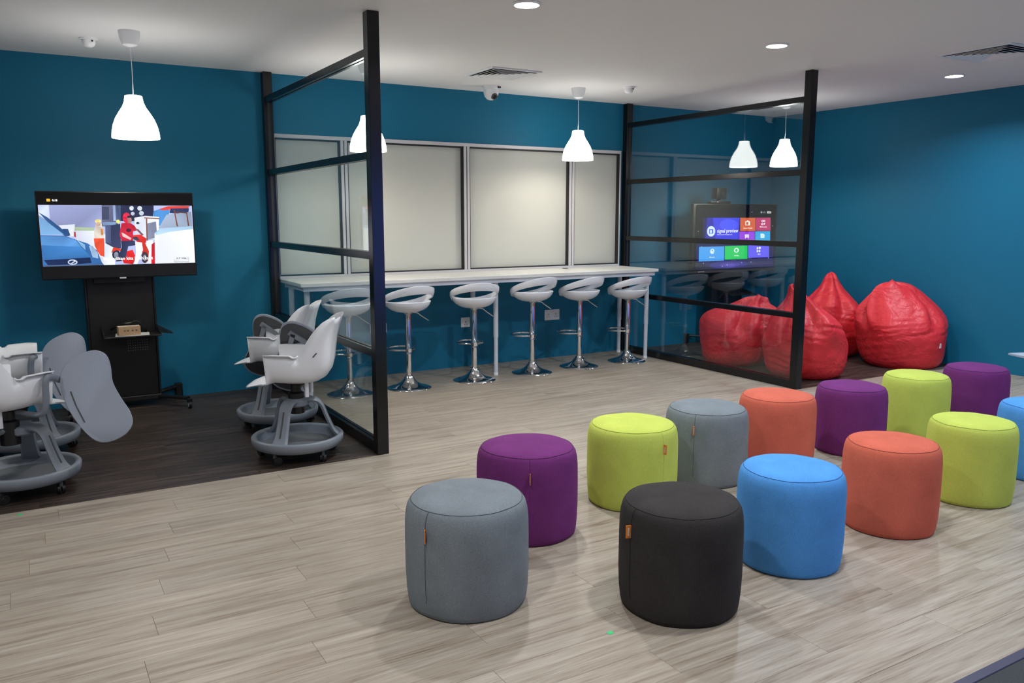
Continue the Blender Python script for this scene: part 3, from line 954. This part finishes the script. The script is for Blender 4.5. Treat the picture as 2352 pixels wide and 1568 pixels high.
# ------------------------------------------------------------------ screens on stands
def poly_picture(name, parent, polys, fn, y, soft=0.0):
    bm = NB()
    lay_ = bm.loops.layers.float_color.new('Col')
    rg = random.Random(3)
    for i, (c, pts) in enumerate(polys):
        vs = []
        for p in pts:
            X, Z = fn(*p)
            vs.append(bm.verts.new((X, y-.00008*i, Z)))
        f = bm.faces.new(vs)
        f.normal_update()
        if f.normal.y > 0: f.normal_flip()
        for l in f.loops:
            g = 1 + soft*rg.uniform(-1, .6)
            l[lay_] = (*[min(1.0, g*((v/255+.055)/1.055)**2.4 if v > 10 else v/3300) for v in c], 1)
    bmesh.ops.triangulate(bm, faces=bm.faces)
    me = bpy.data.meshes.new(name); bm.to_mesh(me); bm.free()
    me.materials.append(PIC)
    o = bpy.data.objects.new(name, me); COL.objects.link(o); o.parent = parent
    return o
def ell(cx, cy, rx, ry, n=20): return [(cx+rx*math.cos(2*PI*i/n), cy+ry*math.sin(2*PI*i/n)) for i in range(n)]
def rect(a, b, c, d): return [(a, b), (c, b), (c, d), (a, d)]

def stand(x, yb, label, sc_=1.0, top=1.25):
    t = thing('screen_stand', label, 'stand', (x, yb, 0), 0, 'black rolling screen stands')
    bm = NB(); box(bm, -.255, .255, 0, .09, .10, top, .004)
    pi_ = obj('pillar', bm, BMETAL, t, False)
    bm = NB()
    for i in range(9):
        for j in range(5):
            cyl(bm, (.03+i*.019, -.0008, .50+j*.021), (.03+i*.019, .002, .50+j*.021), .0042, .0042, 8)
    v = obj('vent_holes', bm, WHEELG, pi_, False); v['kind'] = 'stuff'
    bm = NB()
    for sx in (-1, 1): box(bm, sx*.262-.008, sx*.262+.008, -.015, .10, .08, top-.05, .003)
    obj('side_rail', bm, BPLAST, t, False)
    bm = NB(); box(bm, -.27, .27, -.02, .13, .055, .10, .006)
    obj('base_block', bm, BMETAL, t, False)
    for sx in (-1, 1):
        bm = NB()
        tube(bm, catmull([(sx*.22, .03, .075), (sx*.32, -.08, .078), (sx*.45, -.27, .085)], 6), .022, 8, flat=.75)
        fo = obj('front_foot', bm, BPLAST, t)
        bm = NB(); cyl(bm, (sx*.455-.012, -.29, .03), (sx*.455+.012, -.29, .03), .03, .03, 20)
        box(bm, sx*.455-.02, sx*.455+.02, -.30, -.26, .05, .085, .003)
        obj('castor_wheel', bm, BPLAST, fo)
        bm = NB(); cyl(bm, (sx*.455-.014, -.29, .03), (sx*.455+.014, -.29, .03), .017, .017, 16)
        obj('wheel_hub', bm, WMETAL, fo)
        bm = NB(); tube(bm, [(sx*.24, .08, .09), (sx*.38, .20, .10), (sx*.46, .26, .10)], .024, 8, flat=.8)
        box(bm, sx*.45-.03, sx*.45+.03, .21, .29, 0.0, .13, .006)
        obj('rear_foot', bm, BPLAST, t)
    bm = NB(); box(bm, -.17, .27, -.26, 0, .645, .657, .003)
    sh = obj('shelf', bm, BMETAL, t, False)
    for xb in (.262, -.17):
        bm = NB(); prism(bm, [(xb, -.26, .650), (xb, 0, .650), (xb, .0, .72)], (.01, 0, 0))
        obj('shelf_bracket', bm, BPLAST, sh, False)
    bm = NB(); prism(bm, [(.27, -.12, .655), (.38, -.10, .635), (.38, .0, .635), (.27, 0, .70)], (0, 0, .012))
    obj('shelf_wing', bm, BPLAST, sh, False)
    bm = NB(); box(bm, -.20, .20, -.064, 0, top-.16, top+.22, .004)
    obj('mount', bm, BMETAL, t, False)
    return t
stand(.70, 7.68, 'black rolling stand under the left television, box on its shelf')
stand(7.83, 7.70, 'black rolling stand under the touch screen behind the right glass')

# left television
tv = thing('television', 'wide flat television showing a red motorbike rider, on the left stand', 'television', (.717, 7.56, 1.135))
hw, hh = .59, .708
bm = NB(); box(bm, -hw, hw, .004, .05, 0, hh, .006, 2)
obj('casing', bm, BPLAST, tv)
bm = NB(); box(bm, -hw+.008, hw-.008, 0, .006, .010, hh-.008)
scr = obj('screen', bm, BGLOSS, tv, False)
bm = NB(); box(bm, -.025, .025, -.0015, .004, -.006, .006, .001)
obj('brand_badge', bm, ALU, tv, False)
def fL(X, Y):
    u0 = (X-358)/1380
    tp, bt = 292-14*u0, 828-53*u0
    v = (Y-tp)/(bt-tp)
    l, r = 338+40*v, 1727+23*v
    u = (X-l)/(r-l)
    return -.575+1.152*min(1.0, max(0.0, u)), .598-.487*min(1.0, max(0.0, v))
S = [((176, 186, 232), rect(330, 270, 1760, 840)),
     ((150, 158, 205), [(330, 290), (885, 290), (885, 480), (640, 490), (340, 480)]), ((190, 200, 245), [(330, 290), (430, 290), (440, 440), (330, 380)]),
     ((95, 100, 130), [(885, 285), (1030, 285), (1030, 470), (885, 470)]), ((60, 66, 92), [(888, 300), (950, 300), (950, 410), (888, 410)]),
     ((150, 175, 220), [(985, 285), (1005, 285), (1012, 420), (990, 420)]), ((70, 84, 120), [(1015, 285), (1055, 285), (1055, 420), (1020, 420)]),
     ((40, 44, 70), [(1055, 283), (1360, 280), (1360, 420), (1055, 420)]),
     ((150, 170, 140), [(640, 478), (815, 482), (815, 510), (640, 512)]), ((222, 228, 245), [(640, 510), (815, 508), (980, 560), (1000, 810), (860, 810), (640, 560)]),
     ((225, 230, 250), [(510, 465), (650, 455), (640, 560), (600, 560)]),
     ((70, 130, 195), [(1360, 330), (1420, 310), (1520, 320), (1440, 470), (1340, 420)]), ((200, 60, 55), [(1410, 312), (1500, 285), (1640, 280), (1710, 282), (1690, 300), (1440, 322)]),
     ((45, 55, 90), [(1520, 305), (1700, 300), (1690, 350), (1510, 345)]), ((150, 165, 190), [(1480, 360), (1720, 330), (1730, 470), (1400, 480)]),
     ((110, 70, 60), [(1550, 320), (1562, 320), (1590, 460), (1576, 460)]), ((110, 70, 60), [(1668, 335), (1680, 335), (1700, 455), (1686, 455)]), ((110, 70, 60), [(1552, 330), (1680, 338), (1680, 346), (1552, 340)]),
     ((215, 220, 235), [(1180, 390), (1280, 372), (1410, 380), (1400, 580), (1180, 560)]), ((60, 62, 75), ell(1210, 437, 16, 10)),
     ((120, 125, 150), [(1290, 440), (1380, 420), (1390, 560), (1300, 580)]),
     ((130, 90, 75), [(1270, 385), (1415, 390), (1415, 400), (1270, 395)]), ((130, 90, 75), [(1285, 395), (1298, 395), (1302, 640), (1290, 640)]),
     ((225, 232, 250), [(1290, 590), (1350, 580), (1340, 790), (1260, 790)]),
     ((210, 225, 240), ell(1155, 308, 20, 20)), ((210, 225, 240), ell(1230, 308, 22, 20)), ((190, 200, 215), ell(1245, 350, 22, 20)), ((180, 190, 205), ell(1165, 355, 18, 16)),
     # far worker in a yellow helmet behind an orange barrier
     ((215, 205, 190), [(830, 450), (880, 445), (905, 520), (895, 580), (820, 580), (815, 520)]), ((235, 215, 130), ell(852, 426, 28, 18)), ((200, 170, 150), ell(855, 450, 18, 18)),
     ((220, 140, 70), [(875, 490), (900, 490), (895, 545), (878, 545)]), ((232, 80, 55), [(812, 575), (905, 572), (905, 735), (870, 725), (845, 690), (820, 640)]),
     ((180, 60, 60), [(640, 520), (655, 520), (660, 570), (640, 560)]),
     ((120, 150, 190), [(885, 435), (1010, 430), (1010, 455), (900, 460)]), ((235, 230, 120), ell(1030, 425, 18, 16)),
     # delivery box and bike
     ((52, 58, 88), [(915, 465), (1050, 445), (1055, 660), (1000, 660), (915, 615)]), ((75, 84, 120), [(915, 468), (965, 462), (965, 620), (915, 612)]),
     ((40, 44, 66), ell(1010, 715, 36, 48)), ((130, 135, 155), ell(1010, 718, 20, 28)),
     ((220, 60, 40), [(965, 700), (985, 650), (1060, 665), (1080, 690), (1010, 675)]), ((214, 40, 42), [(1080, 690), (1160, 670), (1190, 740), (1160, 800), (1080, 790), (1050, 740)]),
     ((190, 50, 40), [(1240, 610), (1270, 600), (1310, 680), (1300, 770), (1250, 740)]), ((60, 50, 60), ell(1270, 735, 32, 50)), ((150, 150, 160), ell(1270, 738, 16, 26)),
     ((235, 235, 245), [(1185, 600), (1245, 600), (1255, 670), (1215, 760), (1200, 800), (1170, 795), (1190, 700)]),
     ((214, 50, 48), [(1150, 545), (1230, 535), (1290, 570), (1280, 610), (1200, 600)]), ((60, 60, 72), [(1140, 560), (1200, 555), (1230, 590), (1180, 585)]),
     # rider
     ((48, 54, 84), [(1055, 590), (1180, 590), (1185, 630), (1120, 640), (1095, 740), (1040, 760), (1035, 720), (1060, 650)]),
     ((45, 45, 70), [(1000, 740), (1060, 735), (1060, 770), (1010, 775)]),
     ((196, 40, 62), [(1060, 440), (1130, 430), (1180, 460), (1205, 500), (1165, 510), (1165, 590), (1060, 595), (1042, 540)]),
     ((70, 36, 56), ell(1125, 500, 22, 16)), ((214, 180, 175), [(1060, 520), (1085, 530), (1150, 570), (1140, 585), (1070, 555)]), ((120, 84, 96), [(1180, 480), (1215, 490), (1265, 540), (1245, 545)]),
     ((214, 44, 70), ell(1108, 392, 36, 46)), ((170, 120, 120), [(1110, 380), (1150, 375), (1155, 430), (1120, 440)]), ((40, 40, 60), [(1112, 375), (1160, 370), (1158, 390), (1115, 392)]),
     # blue car
     ((52, 98, 160), [(330, 555), (560, 555), (660, 590), (760, 620), (840, 680), (880, 780), (900, 830), (360, 840)]),
     ((84, 140, 205), [(340, 560), (560, 560), (660, 595), (700, 650), (540, 690), (350, 640)]), ((60, 120, 190), [(330, 640), (700, 650), (790, 740), (400, 760)]),
     ((130, 180, 225), [(665, 590), (735, 630), (740, 680), (700, 640)]),
     ((45, 80, 130), [(330, 355), (420, 400), (610, 555), (575, 560), (520, 540), (420, 440)]), ((120, 170, 220), [(330, 390), (420, 440), (555, 545), (360, 550)]), ((40, 70, 120), [(540, 495), (590, 495), (610, 550), (580, 545)]),
     ((28, 40, 75), [(385, 770), (780, 742), (790, 790), (700, 800), (420, 815)]), ((190, 200, 220), ell(627, 785, 42, 24)), ((30, 45, 90), ell(627, 785, 30, 14)), ((190, 200, 220), [(610, 795), (650, 770), (655, 778), (618, 800)]),
     ((150, 180, 215), [(770, 640), (800, 640), (845, 700), (850, 750), (800, 740)]), ((90, 110, 150), [(360, 815), (900, 800), (900, 835), (360, 840)]),
     # near white vehicle on the right, red edge, skip button
     ((190, 36, 48), [(1335, 620), (1365, 600), (1365, 790), (1330, 790)]),
     ((236, 240, 248), [(1365, 520), (1420, 480), (1740, 460), (1760, 780), (1365, 792)]), ((165, 200, 230), [(1365, 520), (1420, 478), (1740, 455), (1740, 480), (1500, 510), (1380, 540)]),
     ((200, 206, 214), [(1545, 735), (1690, 728), (1690, 772), (1545, 776)]), ((225, 229, 236), [(1550, 732), (1686, 726), (1686, 766), (1550, 770)]), ((90, 95, 105), [(1650, 733), (1664, 739), (1650, 745)])]
S = [(tuple(255*min(1, (v/255)**0.92*1.02) for v in c), p) for c, p in S]
poly_picture('picture', scr, S, fL, -.0006, .35)
text_mesh('caption', 'Menjadikan kita lebih kuat', .036, GLOWW, scr, (.05, -.013, .150), 'CENTER', .0008)
text_mesh('clock', '0:18', .022, GLOWW, scr, (-.455, -.0012, .627), 'CENTER', .0008)
text_mesh('skip_button', 'SKIP AD', .020, GPLAST, scr, (.458, -.013, .146), 'CENTER', .0003)
bm = NB(); box(bm, -.512, -.487, -.0012, -.0006, .625, .647)
obj('yellow_icon', bm, GLOWY, scr, False)

# right touch screen
ts = thing('touch_screen', 'large touch screen with coloured menu tiles, behind the right glass partition', 'screen', (7.82, 7.56, .93))
bm = NB(); box(bm, -.735, .735, .004, .07, 0, .865, .012, 2)
obj('casing', bm, BPLAST, ts)
bm = NB(); box(bm, -.70, .70, 0, .006, .055, .835)
sc2 = obj('screen', bm, BGLOSS, ts, False)
bm = NB()
for i in range(5): cyl(bm, (-.62+i*.022, 0, .028), (-.62+i*.022, .005, .028), .005, .005, 10)
obj('front_buttons', bm, ALU, ts, False)
def fR(X, Y):
    l, r = 345-(Y-455)*.009, 1600-(Y-455)*.044
    return 7.19+(X-l)/(r-l)*1.24-7.82, 1.622-(Y-455)*(.533/795)-.93
Q = [((8, 10, 22), rect(285, 215, 1660, 1420)), ((14, 14, 48), rect(290, 860, 1655, 1420)), ((22, 22, 84), [(290, 940), (700, 900), (1655, 1000), (1655, 1400), (600, 1400), (300, 1250)]),
     ((40, 34, 130), ell(850, 1330, 330, 70)), ((64, 50, 150), ell(860, 1340, 180, 46)), ((84, 66, 170), ell(870, 1345, 90, 30)),
     ((24, 24, 90), [(400, 455), (480, 455), (480, 860), (400, 860)]), ((44, 42, 170), [(470, 455), (1030, 455), (1018, 905), (440, 905)]), ((58, 60, 228), [(560, 455), (1030, 455), (1018, 905), (620, 905)]), ((74, 84, 250), ell(840, 590, 160, 110)),
     ((214, 96, 60), rect(1042, 455, 1316, 705)), ((188, 52, 108), rect(1324, 455, 1598, 705)), ((152, 66, 224), rect(1030, 715, 1306, 935)), ((48, 164, 224), rect(1314, 715, 1590, 935)),
     ((74, 160, 238), rect(340, 985, 768, 1250)), ((42, 200, 100), rect(778, 980, 1176, 1236)), ((102, 92, 240), rect(1186, 978, 1570, 1220)),
     ((214, 234, 250), ell(537, 702, 70, 96, 28)), ((60, 70, 230), rect(502, 665, 572, 745)), ((214, 234, 250), rect(514, 682, 552, 735)),
     # tile icons
     ((250, 240, 235), [(1132, 520), (1160, 520), (1160, 505), (1190, 505), (1190, 520), (1216, 520), (1216, 598), (1132, 598)]), ((214, 96, 60), rect(1148, 536, 1186, 586)),
     ((250, 236, 245), ell(1446, 522, 20, 22)), ((188, 52, 108), ell(1446, 522, 9, 10)), ((250, 236, 245), ell(1480, 518, 18, 18)), ((188, 52, 108), ell(1480, 518, 8, 8)), ((250, 236, 245), rect(1422, 560, 1458, 594)), ((188, 52, 108), rect(1432, 570, 1448, 584)), ((250, 236, 245), [(1468, 560), (1494, 548), (1490, 584), (1470, 590)]),
     ((245, 235, 252), rect(1126, 768, 1198, 830)), ((245, 235, 252), rect(1132, 830, 1142, 850)), ((245, 235, 252), rect(1180, 830, 1190, 850)), ((152, 66, 224), rect(1146, 770, 1150, 826)), ((152, 66, 224), rect(1172, 770, 1176, 826)),
     ((225, 244, 252), [(1408, 760), (1462, 760), (1486, 786), (1480, 842), (1412, 842)]), ((48, 164, 224), rect(1440, 796, 1466, 800)), ((48, 164, 224), rect(1440, 812, 1466, 816)),
     ((240, 248, 252), ell(978, 1066, 42, 46, 16)), ((42, 200, 100), ell(978, 1066, 22, 30, 16)),
     ((240, 236, 252), rect(1340, 1018, 1368, 1058)), ((240, 236, 252), ell(1396, 1034, 20, 22)), ((240, 236, 252), rect(1340, 1074, 1368, 1114)), ((240, 236, 252), rect(1378, 1074, 1406, 1114)),
     ((230, 244, 252), ell(562, 1072, 36, 48, 20)), ((74, 160, 238), ell(562, 1064, 18, 22, 16)), ((230, 244, 252), rect(546, 1062, 590, 1076)), ((74, 160, 238), rect(580, 1078, 602, 1092)),
     ((200, 214, 235), ell(1424, 352, 15, 18)), ((40, 44, 60), rect(1419, 340, 1429, 364)), ((150, 165, 190), rect(1462, 338, 1492, 366)), ((20, 22, 36), rect(1468, 344, 1486, 360))]
for (px, py) in ((1248, 348), (318, 700), (380, 982), (418, 1286), (736, 1356), (1072, 1304), (1236, 1302), (1556, 1232), (630+1000, 612), (820, 1335)):
    Q.append(((210, 220, 250), ell(px, py, 7, 7, 8)))
poly_picture('picture', sc2, Q, fR, -.0006)
def rt(nm, s, size, X, Y, al='CENTER', b=.0008):
    x, z = fR(X, Y)
    text_mesh(nm, s, size, GLOWW, sc2, (x, -.012, z), al, b)
rt('menu_title', 'signal preview', .064, 628, 728, 'LEFT')
rt('menu_subtitle', 'Click to preview the signal source', .019, 628, 775, 'LEFT', .0003)
rt('tile_text', 'Source Preview', .026, 1170, 662, 'CENTER', .0003)
rt('tile_text', 'Multi-screen', .026, 1452, 642, 'CENTER', .0003)
rt('tile_text', 'Browser', .026, 552, 1192, 'CENTER', .0003)
rt('tile_text', 'Settings', .026, 970, 1176, 'CENTER', .0003)
rt('tile_text', 'Apps', .026, 1374, 1160, 'CENTER', .0003)
rt('clock', '05:26', .036, 1556, 370, 'CENTER')

wc = thing('conference_camera', 'black conference camera on top of the right touch screen', 'camera', (7.53, 7.59, 1.795))
bm = NB(); box(bm, -.17, .17, -.04, .04, 0, .035, .010, 2)
obj('base', bm, BPLAST, wc)
bm = NB(); cyl(bm, (0, 0, .03), (0, 0, .06), .03, .03, 20); box(bm, -.085, .085, -.05, .06, .055, .195, .014, 2)
obj('head', bm, BPLAST, wc)
bm = NB(); cyl(bm, (0, -.052, .125), (0, -.045, .125), .035, .035, 24)
obj('lens', bm, BGLOSS, wc)
bm = NB(); tube(bm, [(.07*math.cos(R(a)), -.044, .012+.03*math.sin(R(a))) for a in range(20, 165, 12)], .003, 6)
obj('chrome_ring', bm, CHROME, wc)

# things on the left stand's shelf
bm = NB(); box(bm, -.085, .085, -.045, .045, 0, .075, .002)
bx = thing('cardboard_box', 'small brown cardboard box on the shelf of the left stand', 'box', (.725, 7.49, .6615))
bx.rotation_euler = (0, 0, R(3))
obj('carton', bm, CARD, bx, False)
bm = NB(); box(bm, -.083, .083, -.012, .012, .0745, .0757)
obj('packing_tape', bm, PAPER, bx, False)
bm = NB()
for i, xx in enumerate((-.045, -.02, .015, .045)): box(bm, xx, xx+.014, -.0456, -.0448, .034, .046)
obj('carton_print', bm, plain('carton_ink', (.16, .11, .07), .8), bx, False)
bm = NB(); box(bm, -.12, .14, -.09, .09, 0, .0035); 
pp = tag(obj('paper_sheet', bm, PAPER, None, False, (.745, 7.52, .6575)), 'white paper sheets lying under the cardboard box on the shelf', 'paper')
pp.rotation_euler = (0, 0, R(-6))
bm = NB(); tube(bm, catmull([(.60, 7.63, .70), (.68, 7.56, .745), (.74, 7.55, .752), (.80, 7.58, .76), (.86, 7.60, .70), (.87, 7.63, .665)], 5), .010, 8)
tag(obj('black_cable', bm, BPLAST, None), 'black cable looped over the cardboard box on the shelf', 'cable')

# ------------------------------------------------------------------ ceiling things
def vent(x, y, s, label):
    t = thing('air_vent', label, 'vent', (x, y, H), 0, 'square ceiling air vents')
    bm = NB(); o = s/2
    for a in ((-o, o, -o, -o+.03), (-o, o, o-.03, o), (-o, -o+.03, -o+.03, o-.03), (o-.03, o, -o+.03, o-.03)):
        box(bm, a[0], a[1], a[2], a[3], -.012, 0, .002)
    obj('frame', bm, WPLAST, t, False)
    bm = NB(); box(bm, -o+.02, o-.02, -o+.02, o-.02, -.003, -.0005)
    obj('backing', bm, BPLAST, t, False)
    k = o-.045
    while k > .03:
        bm = NB()
        i = k-.034
        q = [(-1, -1), (1, -1), (1, 1), (-1, 1)]
        lo = [bm.verts.new((a*k, b*k, -.016)) for a, b in q]; hi = [bm.verts.new((a*i, b*i, -.003)) for a, b in q]
        lo2 = [bm.verts.new((a*(k-.002), b*(k-.002), -.018)) for a, b in q]; hi2 = [bm.verts.new((a*(i-.002), b*(i-.002), -.005)) for a, b in q]
        for n in range(4):
            m_ = (n+1) % 4
            for A, B_ in ((lo, hi), (hi, hi2), (hi2, lo2), (lo2, lo)):
                bm.faces.new((A[n], A[m_], B_[m_], B_[n]))
        obj('slat', bm, WPLAST, t, False)
        k -= .045
vent(3.975, 6.835, .53, 'square white ceiling air vent above the counter')
vent(6.90, 3.95, .60, 'square white ceiling air vent at the right picture edge')

def detector(x, y, label):
    t = thing('smoke_detector', label, 'detector', (x, y, H), 0, 'small white ceiling detectors')
    bm = NB(); lathe(bm, [(0, 0), (.062, 0), (.062, -.010), (.052, -.014), (0, -.014)], 28)
    obj('base', bm, WPLAST, t)
    bm = NB(); lathe(bm, [(.045, -.014), (.047, -.035), (.038, -.056), (.02, -.066), (0, -.068)], 28)
    hd = obj('dome', bm, WPLAST, t)
    bm = NB(); cyl(bm, (.020, -.045, -.024), (.021, -.0475, -.024), .007, .007, 10)
    obj('indicator', bm, BPLAST, hd)
detector(.555, 7.10, 'small white smoke detector beside the left pendant lamp')
detector(5.50, 6.88, 'small white smoke detector between the right pendant lamp and the right partition')

cc = thing('dome_camera', 'white dome security camera on the ceiling above the window', 'camera', (4.262, 7.57, H))
bm = NB(); lathe(bm, [(0, 0), (.088, 0), (.09, -.012), (.08, -.03), (.076, -.034), (0, -.034)], 32)
obj('housing', bm, WPLAST, cc)
bm = NB(); lathe(bm, [(.076, -.03), (.078, -.065), (.066, -.105), (.042, -.130), (.015, -.138), (0, -.139)], 32)
dm = obj('eyeball', bm, WPLAST, cc)
u = Vector((.10, -.80, -.55)).normalized()
c0 = Vector((0, 0, -.068))
bm = NB(); cyl(bm, c0+u*.055, c0+u*.078, .037, .034, 24)
obj('lens_ring', bm, GDARK, cc)
bm = NB(); cyl(bm, c0+u*.076, c0+u*.082, .024, .022, 24)
obj('lens', bm, BGLOSS, cc)
bm = NB(); box(bm, .03, .065, -.089, -.075, -.024, -.008)
obj('bracket_slot', bm, BPLAST, cc, False)

# ------------------------------------------------------------------ table at the right edge, green floor marks
tb = thing('side_table', 'grey table, only its corner showing at the right picture edge', 'table', (6.81, 3.57, 0), math.atan2(-.38, .925))
bm = NB()
W_, L_ = .8, .6
pts = [Vector(p) for p in ((0, 0, .535), (W_, 0, .535), (W_, -L_, .535), (0, -L_, .535))]
prism(bm, pts, (0, 0, .015))
obj('tabletop', bm, TABLEG, tb, False)
bm = NB(); lathe(bm, [(0, 0), (.20, 0), (.20, .012), (.04, .02), (.025, .04), (.025, .526), (0, .526)], 24, (W_/2, -L_/2, 0))
obj('pedestal', bm, WMETAL, tb)
for x, y, lab in ((1.907, 2.432, 'small green mark on the oak planks in front of the charcoal stool'), (-.12, 5.165, 'small green mark on the oak planks at the left picture edge')):
    bm = NB(); box(bm, -.012, .012, -.010, .010, 0, .0012)  # thin green mark lying flat on the planks
    s_ = tag(obj('floor_mark', bm, GREEN, None, False, (x, y, 0)), lab, 'sticker', 'green floor marks')
